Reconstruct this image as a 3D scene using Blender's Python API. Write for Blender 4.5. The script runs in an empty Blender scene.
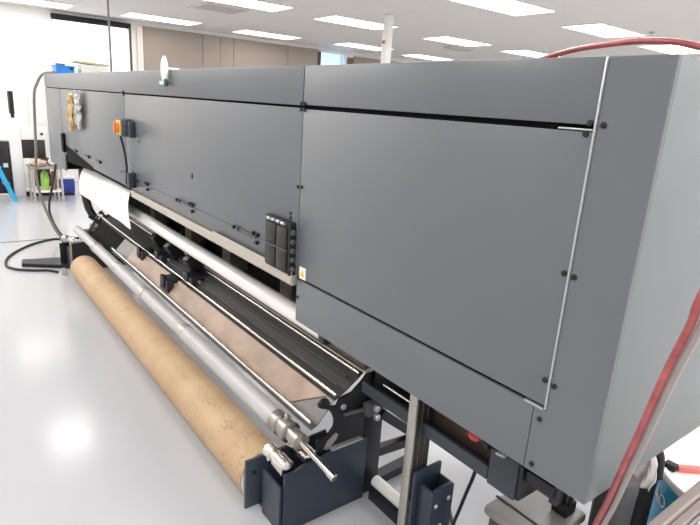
import bpy, bmesh, math, random
from mathutils import Vector, Matrix
random.seed(7)
S = bpy.context.scene
COL = S.collection
PI = math.pi

# ------------------------------------------------------------------ materials
def srgb(r, g, b):
    f = lambda c: (c/255/12.92) if c/255 <= .04045 else ((c/255+.055)/1.055)**2.4
    return (f(r), f(g), f(b), 1)

def mat(name, rgb, rough=.5, metal=0., noise=0., nscale=20., bump=0., bscale=200., rgb2=None,
        stretch=(1, 1, 1), emit=0., spec=.5, coat=0., alpha=1., trans=0., detail=4.):
    m = bpy.data.materials.new(name); m.use_nodes = True
    nt = m.node_tree; b = nt.nodes['Principled BSDF']
    c = srgb(*rgb)
    b.inputs['Base Color'].default_value = c
    b.inputs['Roughness'].default_value = rough
    b.inputs['Metallic'].default_value = metal
    b.inputs['Specular IOR Level'].default_value = spec
    b.inputs['Coat Weight'].default_value = coat
    b.inputs['Alpha'].default_value = alpha
    b.inputs['Transmission Weight'].default_value = trans
    tc = nt.nodes.new('ShaderNodeTexCoord'); mp = nt.nodes.new('ShaderNodeMapping')
    mp.inputs['Scale'].default_value = stretch
    nt.links.new(tc.outputs['Object'], mp.inputs['Vector'])
    nz = nt.nodes.new('ShaderNodeTexNoise'); nz.inputs['Scale'].default_value = nscale
    nz.inputs['Detail'].default_value = detail
    nt.links.new(mp.outputs['Vector'], nz.inputs['Vector'])
    rp = nt.nodes.new('ShaderNodeValToRGB')
    rp.color_ramp.elements[0].position = .3; rp.color_ramp.elements[1].position = .7
    if rgb2 is None:
        k = 1-noise; rp.color_ramp.elements[0].color = (c[0]*k, c[1]*k, c[2]*k, 1)
    else:
        rp.color_ramp.elements[0].color = srgb(*rgb2)
    rp.color_ramp.elements[1].color = c
    nt.links.new(nz.outputs['Fac'], rp.inputs['Fac'])
    nt.links.new(rp.outputs['Color'], b.inputs['Base Color'])
    if bump:
        n2 = nt.nodes.new('ShaderNodeTexNoise'); n2.inputs['Scale'].default_value = bscale
        n2.inputs['Detail'].default_value = 3
        nt.links.new(mp.outputs['Vector'], n2.inputs['Vector'])
        bp = nt.nodes.new('ShaderNodeBump'); bp.inputs['Strength'].default_value = bump
        bp.inputs['Distance'].default_value = .01
        nt.links.new(n2.outputs['Fac'], bp.inputs['Height'])
        nt.links.new(bp.outputs['Normal'], b.inputs['Normal'])
    if emit:
        b.inputs['Emission Color'].default_value = c
        b.inputs['Emission Strength'].default_value = emit
    return m

M = {}
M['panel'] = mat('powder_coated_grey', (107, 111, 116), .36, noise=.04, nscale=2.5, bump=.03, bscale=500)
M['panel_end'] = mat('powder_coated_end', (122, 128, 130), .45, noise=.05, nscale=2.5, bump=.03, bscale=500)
M['core'] = mat('shade_black_core', (5, 5, 6), .8, spec=.15)  # near black, so the shade of gaps and recesses is in the colour
M['black'] = mat('black_metal', (26, 28, 35), .4, noise=.2, nscale=8)
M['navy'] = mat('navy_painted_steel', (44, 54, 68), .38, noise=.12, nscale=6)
M['navy_lit'] = mat('navy_steel_lit', (70, 80, 92), .4, noise=.12, nscale=6)  # lighter copy of the navy paint, the light put into its colour
M['rubber'] = mat('black_rubber', (20, 20, 22), .6)
M['chrome'] = mat('polished_steel', (226, 220, 212), .16, metal=1., noise=.06, nscale=12, stretch=(.3, 1, 1))
M['steel'] = mat('brushed_steel', (176, 172, 168), .32, metal=1., noise=.15, nscale=20, stretch=(1, .2, .2))
M['alu'] = mat('aluminium', (196, 190, 182), .4, metal=.8, noise=.1, nscale=30)
M['alu_dark'] = mat('aged_aluminium', (120, 112, 104), .45, metal=.6, noise=.25, nscale=14, stretch=(6, 6, .6))
M['silver'] = mat('silver_trim', (190, 192, 196), .3, metal=.6)
M['core_tube'] = mat('grey_tube', (196, 195, 196), .42, metal=.08, noise=.12, nscale=10, stretch=(.6, 2, 2), bump=.08, bscale=40)
M['shaft'] = mat('white_shaft', (240, 238, 235), .2, noise=.05, nscale=9, stretch=(.5, 1, 1), coat=.4)
M['paper'] = mat('white_media', (246, 244, 241), .55, noise=.02, nscale=4)
M['cream'] = mat('cream_rail', (198, 188, 178), .4, noise=.1, nscale=8, stretch=(.4, 1, 1), metal=.2)
M['pan'] = mat('grey_pan', (122, 120, 120), .35, metal=.5, noise=.18, nscale=6, stretch=(.5, 3, 3))
M['pan_dark'] = mat('dark_pan', (74, 72, 73), .38, metal=.4, noise=.25, nscale=8, stretch=(.3, 6, 6))
M['brown'] = mat('brown_liner', (188, 164, 146), .45, rgb2=(158, 134, 118), nscale=5, stretch=(1, 2, 2), bump=.06, bscale=14)
M['plaster'] = mat('white_wall_paint', (246, 245, 243), .7, noise=.02, nscale=3)
M['ceil'] = mat('ceiling_paint', (226, 221, 216), .8, noise=.025, nscale=1.5)
M['greywall'] = mat('taupe_panel', (160, 148, 139), .6, noise=.05, nscale=5, stretch=(1, .3, 6))
M['greywall2'] = mat('dark_taupe', (116, 102, 93), .6, noise=.05, nscale=5)
M['white'] = mat('white_plastic', (240, 240, 238), .4, noise=.02, nscale=5)
M['whitegloss'] = mat('white_enamel', (244, 243, 240), .25, noise=.02, nscale=5)
M['lamp'] = mat('lamp_diffuser', (255, 252, 246), .6, emit=7.0)
M['ventm'] = mat('vent_paint', (198, 192, 187), .6)
M['blue'] = mat('blue_plastic', (30, 146, 246), .4, noise=.05)
M['bluecooler'] = mat('cobalt_plastic', (38, 64, 160), .4, noise=.15, nscale=10)
M['ladder'] = mat('light_blue_paint', (44, 170, 222), .4, noise=.05)
M['bluebag'] = mat('cyan_bag', (40, 168, 216), .45, noise=.15, nscale=12, bump=.1, bscale=20)
M['orange'] = mat('orange_plastic', (232, 124, 52), .4)
M['yellow'] = mat('yellow_plastic', (236, 200, 60), .4)
M['switch'] = mat('switch_grey', (78, 88, 98), .45)
M['red'] = mat('red_plastic', (226, 72, 76), .4, noise=.05)
M['pinkred'] = mat('salmon_plastic', (232, 120, 118), .4)
M['hose'] = mat('pink_red_hose', (186, 92, 92), .32, rgb2=(150, 62, 64), nscale=26, coat=.3)
M['clearhose'] = mat('grey_tube_plastic', (158, 150, 146), .3, noise=.1, nscale=20)
M['greyhose'] = mat('grey_hose', (142, 134, 130), .5, noise=.1)
M['cable'] = mat('black_cable', (34, 33, 34), .5)
M['gold'] = mat('gold_foil', (206, 176, 112), .3, metal=.7, rgb2=(180, 142, 70), nscale=18)
M['foil'] = mat('silver_foil', (226, 224, 224), .22, metal=.85, rgb2=(90, 86, 86), nscale=22)
M['cardboard'] = mat('cardboard', (222, 190, 142), .7, noise=.08)
M['tan_towel'] = mat('beige_cloth', (206, 186, 166), .9, noise=.15, nscale=15, bump=.3, bscale=40)
M['lime'] = mat('lime_bag', (190, 216, 84), .4, rgb2=(120, 190, 100), nscale=9, bump=.3, bscale=25)
M['brownbag'] = mat('brown_bag', (142, 112, 86), .7, noise=.2, nscale=12)
M['cloth'] = mat('white_cloth', (232, 228, 226), .85, rgb2=(206, 198, 196), nscale=14, bump=.35, bscale=30)
M['charcoal'] = mat('charcoal_plastic', (88, 86, 86), .5, noise=.1, nscale=10)
M['bench'] = mat('taupe_laminate', (156, 144, 140), .4, noise=.06, nscale=10, stretch=(6, .5, 1))
M['bench_top'] = mat('grey_laminate', (190, 184, 182), .4, noise=.04)
M['lidgrey'] = mat('grey_lid', (150, 146, 144), .4, noise=.08)
M['screen'] = mat('dark_screen', (40, 36, 36), .3)
M['blind'] = mat('black_blind', (18, 17, 18), .7)
M['framedark'] = mat('dark_frame', (70, 58, 58), .5)
M['pinkframe'] = mat('pale_pink_frame', (236, 220, 214), .5)
M['green'] = mat('dark_green_cap', (34, 92, 74), .4)

def mat_floor():
    m = mat('epoxy_floor', (188, 189, 194), .16, noise=.03, nscale=.8, spec=.5)
    nt = m.node_tree; b = nt.nodes['Principled BSDF']
    n = nt.nodes.new('ShaderNodeTexNoise'); n.inputs['Scale'].default_value = 1.6; n.inputs['Detail'].default_value = 5
    mr = nt.nodes.new('ShaderNodeMapRange'); mr.inputs['To Min'].default_value = .10; mr.inputs['To Max'].default_value = .26
    nt.links.new(n.outputs['Fac'], mr.inputs['Value']); nt.links.new(mr.outputs['Result'], b.inputs['Roughness'])
    return m
M['floor'] = mat_floor()

def mat_kraft():
    m = mat('kraft_paper', (200, 170, 136), .6, rgb2=(188, 157, 122), nscale=5, stretch=(1.2, 1, 1), bump=.12, bscale=18)
    nt = m.node_tree; b = nt.nodes['Principled BSDF']
    src = b.inputs['Base Color'].links[0].from_socket
    tc = nt.nodes.new('ShaderNodeTexCoord'); mp = nt.nodes.new('ShaderNodeMapping')
    mp.inputs['Scale'].default_value = (9, 22, 22); mp.inputs['Rotation'].default_value = (.3, .5, .5)
    nt.links.new(tc.outputs['Object'], mp.inputs['Vector'])
    n = nt.nodes.new('ShaderNodeTexNoise'); n.inputs['Scale'].default_value = 1.; n.inputs['Detail'].default_value = 2; n.inputs['Distortion'].default_value = 1.6
    nt.links.new(mp.outputs['Vector'], n.inputs['Vector'])
    r = nt.nodes.new('ShaderNodeValToRGB'); e = r.color_ramp.elements
    e[0].position = .478; e[0].color = (0, 0, 0, 1); e[1].position = .5; e[1].color = (1, 1, 1, 1)
    k = e.new(.522); k.color = (0, 0, 0, 1)
    nt.links.new(n.outputs['Fac'], r.inputs['Fac'])
    n2 = nt.nodes.new('ShaderNodeTexNoise'); n2.inputs['Scale'].default_value = 7.
    nt.links.new(tc.outputs['Object'], n2.inputs['Vector'])
    r2 = nt.nodes.new('ShaderNodeValToRGB'); r2.color_ramp.elements[0].position = .49; r2.color_ramp.elements[1].position = .58
    nt.links.new(n2.outputs['Fac'], r2.inputs['Fac'])
    mu = nt.nodes.new('ShaderNodeMath'); mu.operation = 'MULTIPLY'
    nt.links.new(r.outputs['Color'], mu.inputs[0]); nt.links.new(r2.outputs['Color'], mu.inputs[1])
    m2 = nt.nodes.new('ShaderNodeMath'); m2.operation = 'MULTIPLY'; m2.inputs[1].default_value = .5
    nt.links.new(mu.outputs[0], m2.inputs[0])
    mx = nt.nodes.new('ShaderNodeMixRGB'); mx.inputs[2].default_value = srgb(96, 68, 42)
    nt.links.new(m2.outputs[0], mx.inputs[0]); nt.links.new(src, mx.inputs[1])
    nt.links.new(mx.outputs[0], b.inputs['Base Color'])
    return m
M['kraft'] = mat_kraft()

def mat_glass(name, tint):
    m = bpy.data.materials.new(name); m.use_nodes = True; nt = m.node_tree; nt.nodes.clear()
    o = nt.nodes.new('ShaderNodeOutputMaterial'); t = nt.nodes.new('ShaderNodeBsdfTransparent')
    g = nt.nodes.new('ShaderNodeBsdfGlossy'); g.inputs['Roughness'].default_value = .03
    t.inputs['Color'].default_value = tint
    mx = nt.nodes.new('ShaderNodeMixShader'); mx.inputs[0].default_value = .06
    nt.links.new(t.outputs[0], mx.inputs[1]); nt.links.new(g.outputs[0], mx.inputs[2]); nt.links.new(mx.outputs[0], o.inputs[0])
    return m
M['glass'] = mat_glass('clear_glass', (.97, .98, 1, 1))
M['glassblue'] = mat_glass('blue_glass', (.66, .82, 1, 1))

# ------------------------------------------------------------------ mesh helpers
class MB:
    def __init__(s): s.bm = bmesh.new()
    def add(s, verts, faces):
        vs = [s.bm.verts.new(v) for v in verts]
        for f in faces:
            try: s.bm.faces.new([vs[i] for i in f])
            except ValueError: pass
        return s
    def box(s, x0, x1, y0, y1, z0, z1, bev=0., rot=None, seg=2):
        b = bmesh.new(); bmesh.ops.create_cube(b, size=1)
        c = Vector(((x0+x1)/2, (y0+y1)/2, (z0+z1)/2))
        for v in b.verts: v.co = Vector((v.co.x*(x1-x0), v.co.y*(y1-y0), v.co.z*(z1-z0)))
        if bev: bmesh.ops.bevel(b, geom=b.edges[:], offset=bev, segments=seg, affect='EDGES', profile=.5)
        R = rot if rot is not None else Matrix.Identity(3)
        for v in b.verts: v.co = R @ v.co + c
        return s.take(b)
    def take(s, b):
        b.verts.index_update()
        vs = [s.bm.verts.new(v.co) for v in b.verts]
        for f in b.faces: s.bm.faces.new([vs[v.index] for v in f.verts])
        b.free(); return s
    def prism(s, pts, axis, a0, a1, bev=0.):
        """pts: outline in the two other axes (in order), extruded from a0 to a1 along axis."""
        b = bmesh.new()
        def P(p, a):
            q = list(p); q.insert(axis, a); return q
        lo = [b.verts.new(P(p, a0)) for p in pts]; hi = [b.verts.new(P(p, a1)) for p in pts]
        n = len(pts)
        b.faces.new(lo[::-1]); b.faces.new(hi)
        for i in range(n): b.faces.new([lo[i], lo[(i+1) % n], hi[(i+1) % n], hi[i]])
        bmesh.ops.recalc_face_normals(b, faces=b.faces[:])
        if bev: bmesh.ops.bevel(b, geom=b.edges[:], offset=bev, segments=1, affect='EDGES')
        return s.take(b)
    def lathe(s, p0, p1, prof, n=32, caps=True):
        """prof: list of (t metres along axis from p0, radius)."""
        p0 = Vector(p0); d = (Vector(p1)-p0).normalized()
        u = d.orthogonal().normalized(); w = d.cross(u)
        b = bmesh.new(); rings = []
        for t, r in prof:
            rings.append([b.verts.new(p0+d*t+(u*math.cos(2*PI*k/n)+w*math.sin(2*PI*k/n))*r) for k in range(n)])
        for a, c in zip(rings, rings[1:]):
            for k in range(n): b.faces.new([a[k], a[(k+1) % n], c[(k+1) % n], c[k]])
        if caps: b.faces.new(rings[0][::-1]); b.faces.new(rings[-1])
        bmesh.ops.recalc_face_normals(b, faces=b.faces[:])
        return s.take(b)
    def cyl(s, p0, p1, r, n=24, bev=0.):
        L = (Vector(p1)-Vector(p0)).length
        pr = [(0, r), (L, r)] if not bev else [(0, r-bev), (bev, r), (L-bev, r), (L, r-bev)]
        return s.lathe(p0, p1, pr, n)
    def tube(s, pts, r, n=12, sub=8):
        P = [Vector(p) for p in pts]; Q = []
        for i in range(len(P)-1):
            a = P[max(i-1, 0)]; b_ = P[i]; c = P[i+1]; d = P[min(i+2, len(P)-1)]
            for k in range(sub):
                t = k/sub
                Q.append(.5*((2*b_)+(c-a)*t+(2*a-5*b_+4*c-d)*t*t+(3*b_-a-3*c+d)*t**3))
        Q.append(P[-1])
        b = bmesh.new(); rings = []; u = None
        for i, q in enumerate(Q):
            t = (Q[min(i+1, len(Q)-1)]-Q[max(i-1, 0)]).normalized()
            u = t.orthogonal().normalized() if u is None else (u-t*u.dot(t)).normalized()
            w = t.cross(u)
            rings.append([b.verts.new(q+(u*math.cos(2*PI*k/n)+w*math.sin(2*PI*k/n))*r) for k in range(n)])
        for a, c in zip(rings, rings[1:]):
            for k in range(n): b.faces.new([a[k], a[(k+1) % n], c[(k+1) % n], c[k]])
        b.faces.new(rings[0][::-1]); b.faces.new(rings[-1])
        bmesh.ops.recalc_face_normals(b, faces=b.faces[:])
        return s.take(b)
    def bar(s, p0, p1, w, h, up=(0, 0, 1), bev=0.):
        p0 = Vector(p0); p1 = Vector(p1); d = p1-p0; L = d.length; d.normalize()
        sd = d.cross(Vector(up)).normalized(); u = sd.cross(d)
        R = Matrix((d, sd, u)).transposed(); c = (p0+p1)/2
        b = MB().box(-L/2, L/2, -w/2, w/2, -h/2, h/2, bev).bm
        for v in b.verts: v.co = R @ v.co + c
        return s.take(b)
    def blob(s, c, rad, sub=3, amp=.0, seed=0, f=6., flat=None):
        from mathutils import noise
        b = bmesh.new(); bmesh.ops.create_icosphere(b, subdivisions=sub, radius=1)
        for v in b.verts:
            k = 1+amp*noise.noise(v.co*f/3+Vector((seed, seed*.7, 0)))
            p = Vector((v.co.x*rad[0]*k, v.co.y*rad[1]*k, v.co.z*rad[2]*k))
            if flat is not None: p.z = max(p.z, flat)
            v.co = p+Vector(c)
        return s.take(b)
    def build(s, name, m, parent=None, smooth=True, off=(0, 0, 0)):
        me = bpy.data.meshes.new(name)
        o3 = Vector(off)
        if o3.length:
            for v in s.bm.verts: v.co -= o3
        s.bm.to_mesh(me); s.bm.free()
        me.materials.append(M[m] if isinstance(m, str) else m)
        if smooth:
            for p in me.polygons: p.use_smooth = True
            try: me.set_sharp_from_angle(angle=math.radians(35))
            except Exception: pass
        o = bpy.data.objects.new(name, me); COL.objects.link(o)
        if parent is not None: o.parent = parent
        return o

def tag(o, label=None, cat=None, group=None, kind=None):
    if label: o['label'] = label
    if cat: o['category'] = cat
    if group: o['group'] = group
    if kind: o['kind'] = kind
    return o

def empty(name, loc, label, cat, group=None):
    o = bpy.data.objects.new(name, None); COL.objects.link(o); o.location = loc
    o.empty_display_size = .1
    return tag(o, label, cat, group)

class Thing:
    """parts are written in world coordinates and hung under an Empty standing at the thing's base"""
    def __init__(s, name, loc, label, cat, group=None):
        s.loc = Vector(loc); s.e = empty(name, loc, label, cat, group)
    def part(s, name, mb, m, parent=None, smooth=True, label=None):
        o = mb.build(name, m, None, smooth, off=s.loc)
        o.parent = parent if parent is not None else s.e
        if label: o['label'] = label
        return o

def struct(name, mb, m, smooth=False):
    return tag(mb.build(name, m, None, smooth), kind='structure')

# ------------------------------------------------------------------ the room
H = 2.8; WX = -10.3
X1, Y0, Y1 = 5.0, -5.5, 10.0
struct('floor', MB().box(WX-.2, X1+.2, Y0-.2, Y1+.2, -.1, 0), 'floor')
struct('ceiling', MB().box(WX-.2, X1+.2, Y0-.2, Y1+.2, H, H+.1), 'ceil')
w = MB()
w.box(WX-.2, WX, Y0, .83, 0, H)                 # white wall left of the first window
w.box(WX-.2, WX, .83, 2.09, 0, .9); w.box(WX-.2, WX, .83, 2.09, 2.74, H)
w.box(WX-.2, WX, 2.09, 2.30, 0, H)
w.box(WX-.2, WX, 2.30, 6.12, 0, H)
w.box(WX-.2, WX, 6.12, 6.82, 0, .9); w.box(WX-.2, WX, 6.12, 6.82, 2.74, H)
w.box(WX-.2, WX, 6.82, Y1, 0, H)
struct('wall_left', w, 'plaster')
struct('wall_back', MB().box(WX, X1, Y1, Y1+.2, 0, H), 'plaster')
struct('wall_right', MB().box(X1, X1+.2, Y0, Y1, 0, H), 'plaster')
struct('wall_front', MB().box(WX, X1, Y0-.2, Y0, 0, H), 'plaster')
# taupe panelling on the left wall, in lengths with dark joints
w = MB()
ys = [2.30, 3.42, 3.78, 4.06, 5.3, 6.08]
for a, b in zip(ys, ys[1:]): w.box(WX+.002, WX+.03, a+.004, b-.004, .1, 2.74, .003)
tag(w.build('wall_left_panelling', 'greywall', None, False), kind='structure')
struct('trim_1', MB().box(WX, WX+.055, 6.06, 6.12, 0, 2.70), 'framedark')
struct('trim_2', MB().box(WX+.002, WX+.06, 2.19, 2.29, 0, 2.72, .004), 'pinkframe')
struct('trim_3', MB().box(WX, WX+.028, 2.285, 2.305, 0, 2.73), 'greywall2')
w = MB(); w.box(WX+.002, WX+.03, 6.88, 7.04, 0, 2.66); struct('wall_left_strip', w, 'greywall2')
struct('wall_left_pale_panel', MB().box(WX+.002, WX+.03, 7.05, 8.6, 0, 2.70), 'greywall')
struct('baseboard_left', MB().box(WX, WX+.015, Y0, .83, 0, .1), 'white')

def window(name, ya, yb, gm, fm):
    f = MB(); t = .035
    f.box(WX-.12, WX+.02, ya, ya+t, .9, 2.74); f.box(WX-.12, WX+.02, yb-t, yb, .9, 2.74)
    f.box(WX-.12, WX+.02, ya+t, yb-t, .9, .94); f.box(WX-.12, WX+.02, ya+t, yb-t, 2.70, 2.74)
    o = tag(f.build(name, fm, None, False), kind='structure')
    g = MB().box(WX-.07, WX-.06, ya+t, yb-t, .94, 2.70).build('pane', gm, o, False)
    return o
w1 = window('window_1', .83, 2.09, 'glass', 'white')
MB().box(WX+.021, WX+.05, 2.062, 2.092, .9, 2.70).build('dark_edge', 'framedark', w1, False)
window('window_2', 6.12, 6.82, 'glassblue', 'white')
bl = Thing('roller_blind', (WX+.06, 1.46, 2.66), 'black roller blind rolled up across the top of the bright window', 'blind')
bl.part('cassette', MB().box(WX+.025, WX+.10, .83, 2.08, 2.675, 2.745, .01), 'blind')
bl.part('bottom_bar', MB().box(WX+.05, WX+.065, .84, 2.05, 2.655, 2.674, .004), 'blind')

# ceiling lights: recessed troffers on a regular grid
def troffer(x, y, label):
    t = Thing('ceiling_light', (x, y, H-.012), label, 'ceiling light', 'recessed ceiling troffers')
    fr = MB(); a, b, f = .30, .60, .022
    fr.box(x-a, x-a+f, y-b, y+b, H-.014, H-.001); fr.box(x+a-f, x+a, y-b, y+b, H-.014, H-.001)
    fr.box(x-a+f, x+a-f, y-b, y-b+f, H-.014, H-.001); fr.box(x-a+f, x+a-f, y+b-f, y+b, H-.014, H-.001)
    t.part('frame', fr, 'white', smooth=False)
    t.part('diffuser', MB().box(x-a+f, x+a-f, y-b+f, y+b-f, H-.010, H-.002), 'lamp', smooth=False)
LX = [-9.4, -6.6, -3.95]
TR = [
 (-9.55, .40, 'white ceiling light in the top left corner above the white wall'),
 (-9.40, 2.35, 'long bright ceiling light beside the window just before the taupe wall'),
 (-6.58, 2.45, 'ceiling light cut by the top edge of the photo beside an air vent'),
 (-9.45, 4.35, 'bright ceiling light above the middle of the taupe wall'),
 (-6.60, 4.30, 'ceiling light left of the white column top'),
 (-9.12, 6.42, 'ceiling light above the far blue window, left of the column'),
 (-6.65, 6.56, 'ceiling light between the column and the printer top, next to a round vent'),
 (-9.33, 8.47, 'low ceiling light just above the printer edge, right of the column'),
 (-3.94, 4.35, 'largest ceiling light, cut by the photo top, right of the column'),
 (-3.94, 6.50, 'ceiling light above the red hose, second nearest in its row'),
 (-6.57, 8.55, 'sliver of ceiling light at the printer edge where the red hose begins'),
 (-4.00, 8.70, 'ceiling light behind the arch of the red hose, far right'),
]
for x, y, l in TR: troffer(x, y, l)
def area(x, y, e, sx=.55, sy=1.15):  # unseen lamps added along the troffer grid to light the room
    d = bpy.data.lights.new('unseen_grid_lamp', 'AREA'); d.shape = 'RECTANGLE'; d.size = sx; d.size_y = sy; d.energy = e
    d.color = (1, .985, .96)
    o = bpy.data.objects.new('unseen_grid_lamp', d); COL.objects.link(o); o.location = (x, y, H-.03)
    if x < -5 and y < 0: d.color = (1, .955, .89)
def lamp_energy(x, y):  # strength of the added lamps varies by place to grade the printer front
    if y > 0: return 31 if x > -2 else 24
    if y < -3: return 32 if x < -5 else 10 if x < -2 else 4
    return 50 if x < -5 else 44 if x < -2 else 36
for x in (-9.4, -6.6, -3.95, -1.3, 1.35, 3.8):
    for y in (-3.9, -1.7, .4, 2.4, 4.35, 6.5, 8.6):
        if any(abs(x-a) < .5 and abs(y-b) < .5 for a, b, _ in TR): continue
        area(x, y, lamp_energy(x, y))

# vents and a sprinkler
t = Thing('ceiling_vent', (-7.36, 2.48, H-.02), 'square slatted air vent in the ceiling above the taupe wall', 'vent')
fr = MB()
for k in range(6): fr.box(-7.62+k*.09, -7.57+k*.09, 2.2, 2.76, H-.016, H-.002)
t.part('slats', fr, 'ventm', smooth=False)
fr = MB(); fr.box(-7.68, -7.64, 2.14, 2.82, H-.018, H-.001); fr.box(-7.07, -7.03, 2.14, 2.82, H-.018, H-.001)
fr.box(-7.64, -7.07, 2.14, 2.18, H-.018, H-.001); fr.box(-7.64, -7.07, 2.78, 2.82, H-.018, H-.001)
t.part('frame', fr, 'ceil', smooth=False)
t = Thing('ceiling_vent', (-7.3, 7.3, H-.04), 'round air vent in the ceiling behind the middle light', 'vent')
t.part('outer_ring', MB().lathe((-7.3, 7.3, H-.001), (-7.3, 7.3, H-1), [(0, .28), (.03, .27), (.035, .2), (.01, .19)], 32, False), 'ventm')
t.part('disc', MB().cyl((-7.3, 7.3, H-.002), (-7.3, 7.3, H-.03), .15, 32, .004), 'ventm')
t = Thing('sprinkler_head', (-3.49, 6.89, H-.04), 'small sprinkler head in the ceiling above the red hose', 'sprinkler')
t.part('escutcheon', MB().cyl((-3.49, 6.89, H-.001), (-3.49, 6.89, H-.012), .04, 20, .003), 'steel')
t.part('nozzle', MB().lathe((-3.49, 6.89, H-.012), (-3.49, 6.89, H-1), [(0, .014), (.025, .012), (.026, .024), (.032, .024)], 16), 'steel')

# white column and the power pole
cm = MB().box(-5.69, -5.58, 4.06, 4.15, 0, H-.001, .006)
o = tag(cm.build('white_column', 'whitegloss', None, False), kind='structure')
t = Thing('column_notice', (-5.6, 4.05, 2.4), 'small white notice with a red mark on the white column', 'sign')
t.part('sheet', MB().box(-5.68, -5.59, 4.050, 4.057, 2.36, 2.56), 'white', smooth=False)
t.part('red_mark', MB().box(-5.665, -5.61, 4.047, 4.051, 2.43, 2.475), 'red', smooth=False)
pp = MB().cyl((-5.83, .6, 1.7165), (-5.83, .6, H-.002), .011, 12)
pp.cyl((-5.83, .6, H-.02), (-5.83, .6, H-.002), .04, 16); pp.cyl((-5.83, .6, 1.7165), (-5.83, .6, 1.735), .035, 16)
tag(pp.build('power_pole', 'greyhose'), 'thin grey pole rising from the printer top to the ceiling before the window', 'pole')

# ------------------------------------------------------------------ the printer
ZT, ZS, ZB, ZL, ZLF = 1.716, 1.588, .995, .836, 1.006
XR, XM, XF, XE = -.122, -1.146, -3.22, -6.0
D = .82
PR = Thing('large_format_printer', (-3, .6, 0), 'long slate grey wide format printer with rollers and rods along its open lower front', 'printer')
# inner body
b = MB()
b.box(XE+.02, -.02, .012, D-.02, ZLF+.02, ZT-.012)
b.box(XM+.01, -.02, .012, D-.02, ZL+.012, ZLF+.02)
b.box(XE+.02, -5.22, .012, D-.02, .87, ZLF+.02)
PR.part('inner_body', b, 'core', smooth=False)
g = .0035
def front(x0, x1, z0, z1, name='front_panel', gl=g, gr=g, gt=g, gb=g, m='panel'):
    return PR.part(name, MB().box(x0+gl, x1-gr, 0, .0115, z0+gb, z1-gt, .0022), m)
front(XE, XM, ZS, ZT, 'upper_front_panel', gb=.0035, gt=0)
front(XM, XR, ZS, ZT, 'upper_front_panel', gl=.001, gb=.006, gt=0)
far_a = front(XE, -5.22, .85, ZS, gt=.0035)
far_b = front(-5.22, XF, ZLF, ZS, gt=.0035, gl=.002)
mid = front(XF, XM, ZLF, ZS, gt=.0045, gr=.002)
door = front(XM, XR, ZB, ZS, 'door_panel', gl=.001, gr=.003, gt=.007, gb=.008)
front(XM, -.150, ZL, ZB, 'skirt_panel', gl=.001, gr=.001, gt=.001, gb=0)
c = MB()
c.prism([(-.150, ZL), (0, ZL), (0, ZT), (XR+.002, ZT), (XR+.002, ZB-.001), (-.150, ZB-.001)], 1, 0, .0115, .0018)
PR.part('corner_panel', c, 'panel')
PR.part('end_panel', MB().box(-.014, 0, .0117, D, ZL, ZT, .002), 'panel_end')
PR.part('end_panel', MB().box(XE, XE+.014, .0117, D, .85, ZT, .002), 'panel')
PR.part('top_panel', MB().box(XE+.015, -.015, .0125, D, ZT-.006, ZT-.0002), 'panel', smooth=False)
PR.part('back_panel', MB().box(XE, 0, D, D+.012, ZL, ZT, .002), 'panel')
PR.part('bottom_panel', MB().box(XM+.01, -.015, .0117, D, ZL, ZL+.011, .001), 'black')
# silver trim of the door
tr = MB()
tr.box(XR-.0024, XR+.0024, -.0035, .006, ZB+.002, ZT-.002, .0012)
tr.box(-.20, XR-.004, -.002, .006, ZS-.005, ZS-.0015, .001)
tr.box(-.175, XR-.004, -.0025, .006, ZB-.002, ZB+.003, .001)
PR.part('trim_strip', tr, 'silver')
def screw(x, z, r=.0065):
    return PR.part('screw', MB().lathe((x, .001, z), (x, -1, z), [(0, r), (.004, r), (.006, r*.6)], 14), 'rubber')
for x, z in ((-.134, 1.597), (-.107, 1.595), (-.139, 1.577), (-.133, 1.302), (-.111, 1.300), (-.134, 1.062), (-.111, 1.058), (-.131, .969), (-.131, .856),
             (-1.134, 1.324), (-1.158, 1.322), (-1.134, 1.005), (-1.134, .93), (-1.158, 1.035), (-1.20, 1.222), (-1.20, 1.206),
             (-2.12, 1.235), (-2.12, 1.222), (-3.29, 1.10), (-3.1, 1.12), (-3.35, 1.09), (-2.95, 1.32)):
    screw(x, z, .006)
for x, k in ((XM, .9), (XF, .9)):
    for dx in (-1, 1):
        for dz in (-1, 1):
            screw(x+dx*.012*k, ZS+dz*.010*k, .0075*k)
# latches along the lower seam of the middle panel
sm = MB().box(-3.1, -1.37, -.0012, .001, 1.0775, 1.0795)
PR.part('seam_line', sm, 'charcoal', smooth=False)
for x0, x1 in ((-3.00, -2.79), (-2.32, -2.10), (-1.645, -1.43)):
    l = MB(); l.box(x0+.02, x1-.02, -.010, .001, 1.074, 1.084, .002)
    lt = PR.part('latch', l, 'charcoal')
    for x in (x0, x0+.045, x1-.04, x1-.005):
        PR.part('latch_pin', MB().cyl((x, .001, 1.079+.012*(1 if x > x0+.1 else 0)), (x, -.014, 1.079+.012*(1 if x > x0+.1 else 0)), .008, 12, .002), 'rubber', lt)
    PR.part('latch_pin', MB().cyl((x1-.01, .001, 1.058), (x1-.01, -.014, 1.058), .008, 12, .002), 'rubber', lt)
for x in (-4.75, -4.3, -3.95):
    l = MB().box(x-.07, x+.07, -.012, .001, 1.085, 1.096, .002)
    lt = PR.part('latch', l, 'charcoal'); PR.part('latch_pin', MB().cyl((x+.07, .001, 1.09), (x+.07, -.016, 1.09), .011, 12, .002), 'rubber', lt)
PR.part('locating_pin', MB().box(-3.07, -3.035, -.045, .001, 1.03, 1.12, .004), 'navy')
PR.part('dark_bracket', MB().box(-5.25, -5.14, -.02, .001, 1.03, 1.20, .01), 'core')
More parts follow.
